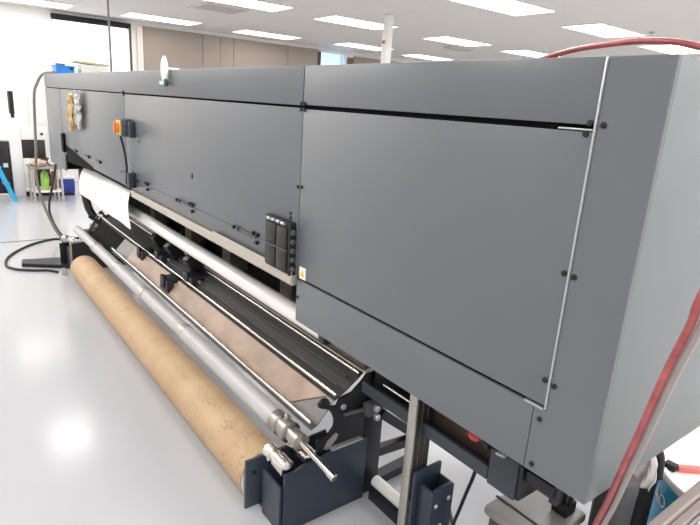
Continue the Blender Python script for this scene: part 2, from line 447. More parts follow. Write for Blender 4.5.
PR.part('gap_shade_sheet', MB().prism([(-5.12, 1.10), (-4.15, 1.018), (-4.15, .99), (-5.10, .955)], 1, -.004, .001), 'core', smooth=False)  # black sheet on the panel face, standing in for the shaded gap

# rotary isolator on a yellow plate
iso = MB().box(-3.18, -3.07, -.062, .001, 1.335, 1.44, .008)
iso = PR.part('isolator_switch', iso, 'switch')
PR.part('yellow_plate', MB().box(-3.17, -3.08, -.069, -.0615, 1.345, 1.43, .004), 'yellow', iso)
k = MB().cyl((-3.125, -.069, 1.388), (-3.125, -.083, 1.388), .034, 24, .004); k.box(-3.134, -3.116, -.094, -.082, 1.357, 1.419, .003)
PR.part('rotary_knob', k, 'orange', iso)
PR.part('back_plate', MB().box(-3.075, -3.01, -.035, .001, 1.335, 1.43, .006), 'navy', iso)
PR.part('switch_cable', MB().tube([(-3.15, -.05, 1.335), (-3.16, -.03, 1.25), (-3.15, -.022, 1.15), (-3.17, -.02, 1.05), (-3.16, -.015, 1.03)], .007), 'cable', iso)

# black connector box with a hinged cover
cb = MB(); cb.box(-1.335, -1.168, -.026, .001, 1.005, 1.182, .006)
cb = PR.part('connector_box', cb, 'rubber')
cv = MB()
for i in range(2):
    for j in range(2):
        cv.box(-1.328+i*.079, -1.254+i*.079, -.031, -.025, 1.012+j*.083, 1.092+j*.083, .005)
PR.part('cover_plate', cv, mat('cover_grey', (30, 28, 27), .45), cb)
PR.part('cover_ridge', MB().box(-1.328, -1.172, -.034, -.03, 1.092, 1.095, .001), mat('ridge_grey', (110, 102, 96), .4), cb)
hg = MB()
for i in range(4): hg.cyl((-1.315+i*.034, -.03, 1.187), (-1.292+i*.034, -.03, 1.187), .006, 12)
PR.part('hinge', hg, 'silver', cb)
PR.part('hinge_bar', MB().box(-1.342, -1.162, -.024, .001, 1.178, 1.196, .004), 'rubber', cb)
for i in range(5):
    PR.part('connector', MB().cyl((-1.165, -.013, 1.028+i*.033), (-1.152, -.013, 1.028+i*.033), .0105, 14, .003), 'charcoal', cb)
PR.part('side_mount', MB().box(-1.168, -1.160, -.026, .001, 1.003, 1.184, .002), 'black', cb)
# warning label with a yellow triangle
wl = PR.part('warning_label', MB().box(-1.128, -1.088, -.0012, .0004, 1.003, 1.046), 'white', smooth=False, label='white warning sticker with a yellow triangle')
PR.part('yellow_triangle', MB().prism([(-1.123, 1.012), (-1.093, 1.012), (-1.108, 1.038)], 1, -.002, -.001), 'yellow', wl, smooth=False)

# cream lip under the middle panels
PR.part('lip_rail', MB().box(-3.12, XM-.012, -.012, .05, .964, ZLF-.002, .003), 'cream', smooth=False)
PR.part('lip_rail', MB().box(-1.85, XM-.012, -.016, -.0125, .972, ZLF+.012, .001), 'cream', smooth=False)

# lower chassis
ch = MB()
ch.box(-5.0, -1.09, .33, D-.05, .66, ZLF+.02)
ch.box(-5.2, XM, .05, .33, .964, ZLF+.02)
PR.part('chassis', ch, 'core', smooth=False)
for x in (-3.45, -2.77, -2.22, -1.59):
    PR.part('slot_bracket', MB().box(x-.05, x+.05, .22, .329, .70, .90, .004), 'alu_dark', smooth=False)
# platen rails
PR.part('platen_rail', MB().box(-4.6, -1.06, .285, .325, .585, .602, .003), 'cream', smooth=False)
PR.part('platen_rail', MB().box(-4.6, -1.06, .275, .284, .60, .66, .002), 'alu_dark', smooth=False)
# pan: grey lower lip, dark upper plate
def sheet(prof, x0, x1, th=.004):
    m = MB(); n = len(prof)
    up = prof; dn = [(y+.0015, z-th) for y, z in prof]
    m.prism(list(up)+list(dn[::-1]), 0, x0, x1); return m
PR.part('lower_pan', sheet([(.045, .402), (.075, .415), (.145, .495)], -3.9, -1.075), 'pan', smooth=False)
PR.part('added_dark_pan', sheet([(.055, .405), (.075, .415), (.145, .495)], -4.6, -3.905), 'core', smooth=False)  # black sheet added to darken the far end of the pan
PR.part('upper_pan', sheet([(.148, .497), (.20, .525), (.25, .558), (.285, .584)], -4.6, -1.075), 'pan_dark', smooth=False)
rb = MB()
for k in (.30, .62): rb.box(-3.0, -1.12, .148+.13*k, .152+.13*k, .505+.085*k, .511+.085*k)
PR.part('pan_ridge', rb, 'pan', smooth=False)
def liner_mesh():
    m = MB(); a, b, c = (.060, .4127), (.078, .4210), (.143, .4965); x0 = -3.6
    def V(x, p, d): return (x, p[0]-d*.5, p[1]+d)
    xs = (-1.29, -1.26, -1.12); vs = []
    for d in (0, .003): vs += [V(x0, p, d) for p in (a, b, c)]+[V(x, p, d) for x, p in zip(xs, (a, b, c))]
    m.add(vs, [(6, 9, 10, 7), (7, 10, 11, 8), (1, 4, 3, 0), (2, 5, 4, 1), (0, 3, 9, 6), (2, 8, 11, 5), (0, 6, 7, 1), (1, 7, 8, 2), (3, 4, 10, 9), (4, 5, 11, 10)])
    return m
tag(PR.part('liner_sheet', liner_mesh(), 'brown', smooth=False), 'brown paper liner in the pan')
# guide rods
for x0, y, z, r in ((-3.85, .036, .442, .0085), (-4.75, .147, .527, .0085), (-4.75, .256, .592, .009)):
    PR.part('guide_rod', MB().cyl((x0, y, z), (-1.06, y, z), r, 20), 'chrome')
PR.part('guide_rod', MB().cyl((-.93, .27, .60), (-.745, .27, .60), .007, 16), 'chrome')
# rod supports
for x, y, z in ((-3.42, .16, .50), (-2.80, .12, .475), (-2.62, .20, .535), (-3.15, .20, .535)):
    s_ = MB(); s_.box(x-.07, x+.07, y-.05, y+.07, z-.055, z+.03, .008); s_.box(x-.03, x+.03, y-.06, y-.04, z-.02, z+.05, .004)
    sp = PR.part('rod_support', s_, 'black')
    PR.part('bolt', MB().cyl((x+.07, y, z), (x+.082, y, z), .010, 10, .002), 'silver', sp)
for x in (-3.28, -3.0, -2.66):
    PR.part('tension_arm', MB().bar((x, .18, .60), (x-.03, .33, .70), .05, .12, bev=.006), 'black')
    PR.part('tension_plate', MB().box(x-.10, x+.08, .27, .34, .60, .64, .004), 'alu_dark')

# scalloped bracket plate at the near end
sc = [(0.31, .585), (0.277, .549), (0.23, .512), (0.172, .503), (0.158, .475), (0.140, .478), (0.126, .486), (0.100, .512), (0.080, .516), (0.069, .504),
      (0.075, .490), (0.089, .481), (0.117, .470), (0.137, .448), (0.151, .415), (0.150, .385), (0.130, .362), (0.10, .353), (0.074, .350), (0.072, .335), (0.072, .310),
      (0.10, .262), (0.302, .256), (0.366, .31), (0.413, .40), (0.446, .47), (0.40, .58)]
for x0 in (-1.080, -4.78):
    br = PR.part('bracket_plate', MB().prism(sc, 0, x0, x0+.012, .0015), 'black', smooth=False)
    if x0 > -2:
        PR.part('slot', MB().prism([(.105, .300), (.122, .288), (.165, .325), (.172, .345), (.158, .355), (.12, .33)], 0, -1.0679, -1.0665), 'alu', br, smooth=False)
        PR.part('bolt', MB().cyl((-1.068, .185, .465), (-1.055, .185, .465), .012, 16, .003), 'silver', br)
        h = MB().tube([(-1.07, .075, .500), (-1.07, .085, .518), (-1.07, .105, .515), (-1.07, .12, .495)], .007)
        PR.part('hook', h, 'black', br)
        PR.part('clevis', MB().box(-1.06, -1.02, .28, .335, .405, .46, .006), 'charcoal', br)
        PR.part('clevis_pin', MB().cyl((-1.10, .36, .452), (-.995, .36, .452), .022, 18, .004), 'steel', br)
        PR.part('bolt', MB().cyl((-1.01, .305, .452), (-.99, .305, .452), .014, 6, .003), 'silver', br)
        PR.part('bolt', MB().cyl((-1.01, .31, .412), (-.99, .31, .412), .014, 6, .003), 'silver', br)
        PR.part('tie_rod', MB().cyl((-1.06, .19, .43), (-1.03, .34, .44), .007, 10), 'charcoal', br)
# truss behind the bracket
PR.part('truss_post', MB().box(-1.115, -1.065, .305, .402, 0, .46, .003), 'black')
PR.part('truss_brace', MB().bar((-1.09, .39, .372), (-1.09, .66, .152), .04, .075, up=(1, 0, 0)), 'black', smooth=False)
PR.part('truss_brace', MB().bar((-1.09, .40, .172), (-1.09, .66, .150), .04, .035, up=(1, 0, 0)), 'black', smooth=False)
PR.part('truss_brace', MB().bar((-1.09, .40, .025), (-1.09, .70, .045), .04, .05, up=(1, 0, 0)), 'black', smooth=False)
PR.part('gusset_plate', MB().box(-1.06, -1.05, .33, .62, .44, .66, .002), 'black', smooth=False)
# upright extrusion and its foot
PR.part('upright_post', MB().box(-.724, -.687, .20, .285, .02, ZL-.002, .003), 'alu')
pf = MB()
for k in range(3): pf.box(-.688, -.684, .207+k*.026, .228+k*.026, .28, ZL-.003, .001)
PR.part('post_groove', pf, mat('groove_dark', (52, 48, 46), .5), smooth=False)
f = MB(); f.box(-.672, -.660, .200, .33, 0, .41, .002)
f.box(-.660, -.592, .222, .232, .06, .365, .002); f.box(-.660, -.592, .318, .328, .06, .365, .002); f.box(-.602, -.592, .232, .318, .06, .372, .002); f.box(-.660, -.602, .232, .318, .06, .14, .002); f.box(-.686, -.672, .205, .28, 0, .06, .002)
ft = PR.part('post_foot', f, 'navy')
for y, z in ((.24, .31), (.30, .32), (.27, .22)):
    PR.part('bolt', MB().cyl((-.592, y, z), (-.584, y, z), .008, 6, .002), 'silver', ft)
PR.part('upright_post', MB().box(-4.98, -4.88, .36, .46, 0, .67, .004), 'black')
# cable beam under the near end
M['beam'] = mat('beam_grey', (62, 66, 74), .45, noise=.1, nscale=8)
PR.part('cable_beam', MB().box(-1.02, -.405, .235, .25, .538, .585, .003), 'beam', smooth=False)
PR.part('cable_beam', MB().box(-1.02, -.405, .2505, .34, .538, .55, .003), 'beam', smooth=False)
PR.part('beam_liner', MB().box(-.72, -.41, .30, .315, .552, .71, .003), mat('beam_brown', (112, 96, 86), .5, noise=.15, nscale=12, stretch=(.5, 1, 4)), smooth=False)
PR.part('beam_back', MB().box(-1.02, -.721, .30, .315, .552, .80, .003), 'black', smooth=False)
be = PR.part('beam_end', MB().box(-.404, -.305, .235, .345, .53, .655, .004), 'beam')
PR.part('beam_cap', MB().box(-.304, -.292, .24, .34, .535, .65, .003), 'black', be)
PR.part('beam_hanger', MB().box(-.38, -.33, .29, .335, .66, ZL-.001), 'black', smooth=False)
PR.part('beam_hanger', MB().box(-.98, -.94, .29, .335, .72, ZL-.001), 'black', smooth=False)
PR.part('red_connector', MB().blob((-.455, .215, .668), (.022, .014, .014), 2), 'red', label='red connector on the cable beam')
PR.part('beam_clip', MB().box(-.43, -.405, .22, .245, .645, .668, .003), 'rubber')
PR.part('beam_clip', MB().cyl((-.375, .225, .655), (-.345, .225, .66), .007, 10), 'silver')
hb = MB(); hb.box(-.29, -.20, .25, .30, .60, .64, .004); hb.box(-.215, -.19, .26, .29, .58, .835, .003); hb.box(-.27, -.22, .26, .30, .64, .66, .003)
PR.part('hanger_arm', hb, 'black')
# floor tube and floor beam
PR.part('floor_beam', MB().box(-1.03, -.60, .325, .405, 0, .052, .003), 'black')
PR.part('support_leg', MB().box(-.19, -.155, .48, .53, 0, ZL-.001, .004), 'rubber')
PR.part('floor_tube', MB().cyl((-1.03, .36, .0755), (-.60, .36, .0785), .025, 20), 'shaft')

# take-up boxes at both ends
def takeup(xn, far=False):
    n, fx = xn, xn-.20
    y0, y1 = -.078, .312
    m = 'navy' if not far else 'black'
    pl = MB().prism([(y0, 0), (y1, 0), (y1, .285), (y1-.03, .292), (.14, .292), (.06, .276), (.0, .276), (-.035, .262), (y0, .262)], 0, n-.012, n, .0015)
    root = PR.part('takeup_box', pl, m, smooth=False)
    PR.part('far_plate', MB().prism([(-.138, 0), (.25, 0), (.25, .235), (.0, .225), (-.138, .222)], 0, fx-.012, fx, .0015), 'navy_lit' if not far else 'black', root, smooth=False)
    PR.part('cross_plate', MB().box(fx+.05, n-.013, -.09, -.078, 0, .20, .002), 'navy', root, smooth=False)
    PR.part('back_plate', MB().box(fx, n-.013, .24, .25, 0, .225, .002), m, root, smooth=False)
    PR.part('floor_plate', MB().box(fx, n-.013, -.077, .239, 0, .012), m, root, smooth=False)
    for y in (-.05, .06):
        PR.part('cradle_roller', MB().lathe((fx+.02, y, .262), (n-.02, y, .262), [(0, .012), (.01, .034), (.05, .034), (.055, .026), (.08, .026), (.085, .034), (.15, .034), (.16, .012)], 24), 'chrome', root)
    if not far:
        PR.part('edge_highlight', MB().bar((n-.006, .13, .297), (n-.006, .285, .297), .02, .008), 'silver', root, smooth=False)  # bright bar that draws the highlight along the plate's top edge
        PR.part('keyhole', MB().cyl((fx-.0119+.012, -.10, .16), (fx+.0012, -.10, .16), .010, 14), 'rubber', root)
    else:
        e = MB(); e.bar((n+.002, -.085, .268), (n+.002, .29, .285), .016, .012); e.bar((n+.002, -.083, .01), (n+.002, -.083, .262), .016, .012, up=(1, 0, 0))
        PR.part('edge_highlight', e, 'alu', root, smooth=False)  # pale bars that draw the lit outline of the box
takeup(-1.05)
takeup(-4.82, True)
PR.part('brake_housing', MB().blob((-5.0, -.09, .265), (.045, .04, .04), 2, .25, 3), 'alu')
fa = MB().prism([(-5.28, -.42), (-5.14, -.44), (-4.90, -.06), (-5.02, .05), (-5.20, .05)], 2, 0, .035, .004)
PR.part('stand_foot', fa, 'black')
PR.part('stand_foot_pad', MB().cyl((-4.75, -.16, 0), (-4.75, -.16, .06), .02, 16, .004), 'alu')
PR.part('stand_frame', MB().box(-5.02, -4.90, .065, .33, .30, .34, .004), 'black')
PR.part('stand_body', MB().box(-4.93, -4.835, .07, .42, .0, .295, .006), 'core')
st = MB(); st.bar((-4.86, .07, .33), (-4.86, .20, .53), .02, .02); st.bar((-4.86, .32, .33), (-4.86, .20, .53), .02, .02)
PR.part('stand_strut', st, 'alu_dark')
PR.part('drag_chain', MB().tube([(-5.03, .10, .90), (-5.0, .10, .72), (-4.98, .12, .55), (-4.95, .17, .44)], .035, 10), 'black')
PR.part('brake_motor', MB().blob((-4.90, .15, .40), (.05, .05, .045), 2, .2, 3), 'alu')
PR.part('media_shaft_bearing', MB().box(-1.14, -1.10, .10, .20, .73, .98, .004), 'black')
PR.part('media_shaft_bearing', MB().box(-4.86, -4.80, .11, .19, .66, .89, .004), 'black')

# ------------------------------------------------------------------ rolls on the printer
t = Thing('media_shaft', (-3, .15, .713), 'long shiny white unwind shaft along the printer front above the rods', 'roller')
t.part('tube', MB().cyl((-4.795, .15, .752), (-1.145, .15, .752), .039, 40), 'shaft')
t.part('end_journal', MB().cyl((-1.144, .15, .752), (-1.141, .15, .752), .018, 20), 'steel')
# white sheet hanging out of the slot over the far end of the shaft
def media():
    prof = [(.20, .942), (.165, .951), (.13, .951), (.10, .940), (.072, .905), (.050, .860), (.036, .810), (.030, .760), (.028, .705)]
    b = bmesh.new(); n = 40; g_ = []
    for i in range(n+1):
        u = i/n; row = []
        for j, (y, z) in enumerate(prof):
            v = j/(len(prof)-1)
            xl = -4.86-.05*math.sin(PI*v)+.02*v; xr = -3.64+.36*v
            x = xl+(xr-xl)*u
            row.append(b.verts.new((x, y+.003*math.sin(u*23+v*2)*v, z+.003*NZ.noise(Vector((x*3, v*3, 1))))))
        g_.append(row)
    for a, c in zip(g_, g_[1:]):
        for j in range(len(prof)-1): b.faces.new([a[j], c[j], c[j+1], a[j+1]])
    mb = MB(); mb.take(b); o = mb.build('white_media_sheet', 'paper')
    md = o.modifiers.new('thick', 'SOLIDIFY'); md.thickness = .0015
    sb = o.modifiers.new('smooth', 'SUBSURF'); sb.levels = 1; sb.render_levels = 2
    return tag(o, 'sheet of white media draped over the far end of the white shaft', 'media sheet')
from mathutils import noise as NZ
media()

# core pipe on the take-up
PY, PZ = .011, .352
t = Thing('takeup_pipe', (-3, PY, PZ-.045), 'long grey take-up pipe with taped joints above the brown paper roll', 'pipe')
seg = [(-4.97, .036), (-4.25, .036), (-4.25, .040), (-3.62, .040), (-3.62, .0415), (-2.98, .0415), (-2.98, .040), (-2.28, .040), (-2.28, .0425), (-1.28, .0425)]
pr = []
for x, r in seg: pr.append((x+4.97, r))
t.part('tube', MB().lathe((-4.97, PY, PZ), (0, PY, PZ), pr, 40), 'core_tube')
for x in (-4.25, -3.62, -2.98, -2.28):
    t.part('tape_band', MB().lathe((x-.03, PY, PZ), (0, PY, PZ), [(0, .0405), (.002, .0445), (.06, .0445), (.062, .0405)], 36, False), 'alu')
cl = MB().lathe((-1.28, PY, PZ), (0, PY, PZ), [(0, .0425), (.005, .046), (.05, .046), (.055, .038), (.075, .038), (.08, .044), (.115, .044), (.12, .030), (.15, .030), (.155, .036), (.195, .036), (.20, .02)], 32)
t.part('collar', cl, 'steel')
t.part('shaft_end', MB().lathe((-1.085, PY, PZ), (-.87, PY+.025, PZ-.05), [(0, .0125), (.165, .0125), (.168, .0155), (.195, .0155), (.198, .012)], 20), 'chrome')
t.part('shaft_tip', MB().cyl((-.8946, PY+.0221, PZ-.0443), (-.891, PY+.0225, PZ-.045), .012, 16), 'charcoal')
t.part('clamp_screw', MB().cyl((-1.20, PY, PZ+.04), (-1.20, PY, PZ+.062), .008, 10, .002), 'silver')

# kraft paper roll on the floor
KY, KR = -.04, .1116
t = Thing('kraft_paper_roll', (-3, KY, 0), 'long roll of creased brown kraft paper lying on the floor along the printer', 'paper roll')
from mathutils import noise as NZ
kb = bmesh.new(); n = 72; rows = 90; xa, xb = -4.52, -1.275; rings = []
for i in range(rows+1):
    x = xa+(xb-xa)*i/rows; ring = []
    for k in range(n):
        a = 2*PI*k/n
        r = KR-.0012+.0012*NZ.noise(Vector((x*4, math.cos(a)*1.5, math.sin(a)*1.5)))
        ring.append(kb.verts.new((x, KY+math.cos(a)*r, KR+math.sin(a)*r)))
    rings.append(ring)
for a, c in zip(rings, rings[1:]):
    for k in range(n): kb.faces.new([a[k], a[(k+1) % n], c[(k+1) % n], c[k]])
bmesh.ops.recalc_face_normals(kb, faces=kb.faces[:])
mb = MB(); mb.take(kb)
for x, sgn in ((xa, -1), (xb, 1)):
    mb.lathe((x-.001*sgn, KY, KR), (x+sgn, KY, KR), [(0, .1105), (.0015, .1105), (.0015, .042), (0, .042)], 48, False)
t.part('paper', mb, 'kraft')
t.part('end_cap', MB().lathe((xb-.03, KY, KR), (0, KY, KR), [(0, .04), (.03, .04), (.031, .105), (.0345, .108), (.0345, .03)], 40), 'white', label='white end cap of the roll')
t.part('core', MB().lathe((xa-.01, KY, KR), (0, KY, KR), [(0, .036), (0, .041), (.1, .041), (.1, .036)], 36, False), 'cardboard')

# ------------------------------------------------------------------ things on and around the printer
t = Thing('blue_tray', (-5.86, .18, ZT), 'bright blue plastic tray on the far left end of the printer top', 'tray')
b = MB(); z0 = ZT+.001
b.box(-5.96, -5.76, .075, .24, z0, z0+.006); b.box(-5.96, -5.955, .075, .24, z0, z0+.085, .001); b.box(-5.765, -5.76, .075, .24, z0, z0+.085, .001)
b.box(-5.955, -5.765, .075, .08, z0, z0+.085, .001); b.box(-5.955, -5.765, .235, .24, z0, z0+.085, .001)
t.part('tub', b, 'blue', smooth=False)
r_ = MB(); r_.box(-5.97, -5.75, .065, .075, z0+.075, z0+.088, .002); r_.box(-5.97, -5.75, .24, .25, z0+.075, z0+.088, .002); r_.box(-5.76, -5.75, .075, .24, z0+.075, z0+.088, .002); r_.box(-5.97, -5.96, .075, .24, z0+.075, z0+.088, .002)
t.part('rim', r_, 'blue', smooth=False)
t.part('handle_slot', MB().box(-5.7599, -5.7590, .195, .225, z0+.05, z0+.07), 'rubber', smooth=False)
t = Thing('tape_roll', (-5.88, .135, z0+.0065), 'small dark roll of tape in the blue tray', 'tape')
t.part('tape', MB().lathe((-5.88, .135, z0+.0065), (-5.88, .135, 5), [(0, .022), (0, .042), (.10, .042), (.10, .022)], 24, False), 'charcoal')
t = Thing('carton', (-5.86, .42, ZT), 'white carton with open tan flaps on the printer top behind the blue tray', 'box')
t.part('body', MB().box(-5.965, -5.76, .30, .56, z0, z0+.112, .002), 'white', smooth=False)
t.part('flap', MB().bar((-5.86, .565, z0+.122), (-5.86, .245, z0+.134), .19, .018), 'cardboard', smooth=False)
t = Thing('air_freshener', (-2.41, -.015, 1.64), 'tall white oval bottle hooked on the printer top edge, green at its base', 'bottle')
t.part('shell', MB().blob((-2.41, -.022, 1.715), (.024, .018, .066), 3), 'whitegloss')
t.part('green_base', MB().box(-2.408, -2.388, -.03, -.012, 1.637, 1.672, .004), 'green')
t.part('hook', MB().box(-2.418, -2.402, -.018, .05, ZT+.001, ZT+.011, .001), 'white')
t.part('tab', MB().box(-2.492, -2.41, -.022, -.006, 1.645, 1.662, .003), 'white')
# foil strips hanging on the far front panels
def foil(name, label, m, x0, x1, z0_, z1_, seed, yb=-.03):
    b = bmesh.new(); nx, nz = 6, 22; g_ = []
    for j in range(nz+1):
        row = []
        for i in range(nx+1):
            u, v = i/nx, j/nz
            wv = (.55+.45*math.sin(PI*(.08+.9*v)))
            x = (x0+x1)/2+(u-.5)*(x1-x0)*wv+.04*(v-.5)*(-1)
            y = yb-.022*NZ.noise(Vector((u*5+seed, v*9, seed)))
            row.append(b.verts.new((x, y, z1_+(z0_-z1_)*v)))
        g_.append(row)
    for a, c in zip(g_, g_[1:]):
        for i in range(nx): b.faces.new([a[i], a[i+1], c[i+1], c[i]])
    mb = MB(); mb.take(b); o = mb.build(name, m); tag(o, label, 'foil strip')
    md = o.modifiers.new('thick', 'SOLIDIFY'); md.thickness = .002
    return o
foil('gold_foil_strip', 'gold foil strip hanging on the far end of the printer front', 'gold', -4.78, -4.58, 1.25, 1.56, 1.3)
foil('silver_foil_strip', 'crumpled silver foil strip hanging beside the gold foil', 'foil', -4.52, -4.30, 1.28, 1.585, 4.1)

# grey hose from the printer top corner down to the floor, black cable loop on the floor
tag(MB().tube([(-5.72, .045, 1.732), (-5.88, .045, 1.732), (-6.0, .035, 1.730), (-6.08, -.01, 1.70), (-6.11, -.05, 1.62), (-6.11, -.085, 1.506), (-6.1, -.105, 1.161), (-6.1, -.113, .93),
               (-6.12, -.13, .72), (-6.12, -.10, .45), (-6.10, -.03, .20), (-6.07, .04, .04), (-6.03, .10, .016)], .014, 12, 6).build('grey_hose', 'greyhose'),
    'grey hose curving off the far top corner of the printer down to the floor', 'hose')
tag(MB().tube([(-5.9, .15, .012), (-6.06, -.01, .012), (-5.893, -.27, .012), (-5.538, -.49, .012), (-5.229, -.555, .012), (-5.06, -.50, .012), (-4.96, -.38, .012), (-4.90, -.26, .012), (-4.82, -.20, .012)], .011, 10, 10).build('floor_cable', 'cable'),
    'black cable looping across the white floor beside the stand foot', 'cable')
tag(MB().tube([(-6.25, .10, .85), (-6.25, .03, .55), (-6.22, -.02, .30), (-6.17, .03, .10), (-6.08, .10, .014), (-6.02, .22, .012)], .012, 10, 8).build('black_hose', 'cable'),
    'black hose hanging beside the grey hose at the printer far end', 'hose')
tag(MB().box(-6.14, -6.125, -1.6, -.03, .0005, .003).build('floor_joint', 'charcoal', None, False), kind='structure')

# red hose over the near end
tag(MB().tube([(-.62, .34, 1.733), (-.50, .31, 1.745), (-.40, .30, 1.765), (-.318, .30, 1.775), (-.225, .30, 1.780), (-.15, .30, 1.775), (-.08, .30, 1.760), (.05, .28, 1.735), (.16, .22, 1.70), (.24, .10, 1.66), (.25, -.03, 1.60), (.21, -.11, 1.53), (.178, -.125, 1.46),
               (.148, -.10, 1.353), (.137, -.08, 1.304), (.108, -.05, 1.197), (.071, 0, 1.05), (.040, .04, .932), (.010, .08, .813), (-.015, .11, .724), (-.03, .13, .60), (-.03, .14, .4), (-.03, .15, .15), (-.03, .15, .007)], .0068, 14, 8).build('red_hose', 'hose'),
    'pinkish red hose arching over the printer end and hanging down', 'hose')
tag(MB().tube([(.167, -.102, 1.37), (.151, -.078, 1.304), (.1215, -.048, 1.197), (.0845, .002, 1.05), (.0535, .042, .932), (.0235, .082, .813), (-.0015, .112, .724), (-.0155, .132, .60), (-.0155, .142, .4), (-.0155, .152, .15), (-.0155, .152, .007)], .006, 12, 8).build('grey_tube', 'clearhose'),
    'thin grey tube running down alongside the red hose', 'hose')
tag(MB().tube([(-.47, .352, .55), (-.55, .40, .50), (-.615, .47, .41), (-.640, .5, .31), (-.668, .5, .19), (-.70, .5, .055), (-.73, .52, .012), (-.9, .66, .012)], .007, 10, 8).build('black_cable', 'cable'),
    'black cable dropping from the beam under the printer to the floor', 'cable')

# grey unit with connectors on the floor under the printer
t = Thing('pump_unit', (-.40, .53, 0), 'grey lidded unit with black connectors on the floor under the printer end', 'pump')
t.part('housing', MB().box(-.50, -.30, .42, .66, 0, .26, .01), 'charcoal')
t.part('lid', MB().box(-.515, -.285, .40, .68, .261, .30, .015), 'lidgrey')
cn = MB().box(-.37, -.31, .58, .64, .301, .35, .006)
t.part('connector_block', cn, 'rubber')
for i in range(3): t.part('connector', MB().cyl((-.36+.022*i, .60, .351), (-.352+.022*i, .585, .395), .009, 10, .002), 'rubber')
t.part('seam_strip', MB().box(-.516, -.284, .47, .478, .2995, .3035), 'rubber', smooth=False)

# bench with a rim beside the printer end
t = Thing('grey_bench', (.35, .55, 0), 'grey bench with a raised taupe rim at the lower right corner', 'bench')
t.part('top', MB().box(.100, .65, .20, .84, .69, .715, .003), 'bench_top', smooth=False)
t.part('rim', MB().box(.052, .078, .20, .84, .66, .735, .004), 'bench', smooth=False)
t.part('inner_rim', MB().box(.079, .099, .20, .84, .66, .724, .003), 'bench', smooth=False)
for x, y in ((.085, .24), (.61, .24), (.085, .76), (.61, .76)):
    t.part('leg', MB().box(x-.02, x+.02, y-.02, y+.02, 0, .659, .003), 'alu')
t = Thing('label_pack', (.14, .37, .7155), 'small pack with yellow and green print on the grey bench', 'packet')
t.part('wrap', MB().box(.113, .165, .32, .42, .7155, .728, .004), 'white')
t.part('yellow_patch', MB().box(.116, .15, .33, .38, .7281, .7287), mat('yellow_print', (236, 230, 120), .5), smooth=False)
t.part('green_patch', MB().cyl((.123, .40, .728), (.123, .40, .7292), .008, 14), mat('green_print', (96, 150, 104), .5))

# under the end: bins, cloth, bags
t = Thing('charcoal_canister', (-.215, .68, 0), 'charcoal round canister beneath the printer end, left of the white cloth', 'canister')
t.part('body', MB().lathe((-.215, .68, 0), (-.215, .68, 1), [(0, .055), (.44, .062), (.455, .062)], 36, True), 'charcoal')
t.part('lid', MB().lathe((-.215, .68, .4555), (-.215, .68, 1), [(0, .064), (.02, .064), (.04, .056), (.05, .03), (.051, .001)], 36), 'charcoal')
t = Thing('black_bin', (-.20, .88, 0), 'black round bin with an arched handle behind the white cloth', 'bin')
t.part('body', MB().lathe((-.215, .855, 0), (-.215, .855, 1), [(0, .048), (.44, .053), (.445, .055), (.46, .055), (.46, .050), (.40, .048)], 36, True), 'rubber')
t.part('handle', MB().tube([(-.262, .855, .45), (-.252, .855, .53), (-.215, .855, .565), (-.178, .855, .53), (-.168, .855, .45)], .020, 10), 'rubber')
def cloth():
    b = bmesh.new(); nu, nv = 14, 18; g_ = []
    for j in range(nv+1):
        row = []
        for i in range(nu+1):
            u, v = i/nu-.5, j/nv
            wd = .036+.046*min(1, v*1.6)+.006*math.sin(v*11)
            x = -.188+u*wd+.008*math.sin(v*5)+.012*(v-.3)
            y = .788-.012*v+.008*math.sin(u*14+v*3)
            z = .575-.135*v-.012*abs(u)*2*(1-v)
            row.append(b.verts.new((x, y, z+.006*NZ.noise(Vector((u*9, v*9, 2))))))
        g_.append(row)
    for a, c in zip(g_, g_[1:]):
        for i in range(nu): b.faces.new([a[i], a[i+1], c[i+1], c[i]])
    mb = MB(); mb.take(b); o = mb.build('white_cloth', 'cloth'); md = o.modifiers.new('thick', 'SOLIDIFY'); md.thickness = .004
    return tag(o, 'crumpled white cloth hanging in front of the black bin', 'cloth')
cloth()
def text(s, loc, size, rot, m, parent, off):
    c = bpy.data.curves.new('lettering', 'FONT'); c.body = s; c.size = size; c.extrude = .0008; c.align_x = 'CENTER'; c.resolution_u = 4
    o = bpy.data.objects.new('lettering_curve', c); COL.objects.link(o)
    bpy.context.view_layer.update()
    me = bpy.data.meshes.new_from_object(o.evaluated_get(bpy.context.evaluated_depsgraph_get()))
    bpy.data.objects.remove(o); bpy.data.curves.remove(c)
    me.materials.clear(); me.materials.append(M[m])
    o = bpy.data.objects.new('lettering', me); COL.objects.link(o)
    o.rotation_euler = rot; o.location = Vector(loc)-Vector(off); o.parent = parent
    return o
t = Thing('white_drum', (.02, 1.10, 0), 'white round drum with a cyan blue label beside the bench', 'drum')
t.part('body', MB().lathe((.02, 1.10, 0), (.02, 1.10, 1), [(0, .243), (.01, .250), (.425, .256), (.43, .248)], 64), 'whitegloss')
t.part('lid', MB().lathe((.02, 1.10, .431), (.02, 1.10, 1), [(0, .264), (.014, .267), (.020, .264), (.021, .250), (.014, .243), (.013, .001)], 64), 'whitegloss')
lb = t.part('label_band', MB().lathe((.02, 1.10, .08), (.02, 1.10, 1), [(0, .2525), (.0, .2535), (.335, .2575), (.335, .2565)], 64, False), 'bluebag', label='cyan blue printed label')
o = text('AO', (-.163, .917, .325), .062, (PI/2, 0, -PI/4), 'white', lb, t.loc)
t = Thing('red_handled_tool', (-.14, .99, .446), 'black tool with a pinkish red handle lying on the white drum', 'tool')
t.part('head', MB().box(-.185, -.145, .94, .975, .4445, .468, .005), 'rubber')
t.part('handle', MB().bar((-.148, .965, .456), (-.095, 1.03, .456), .024, .022, bev=.006), 'pinkred')

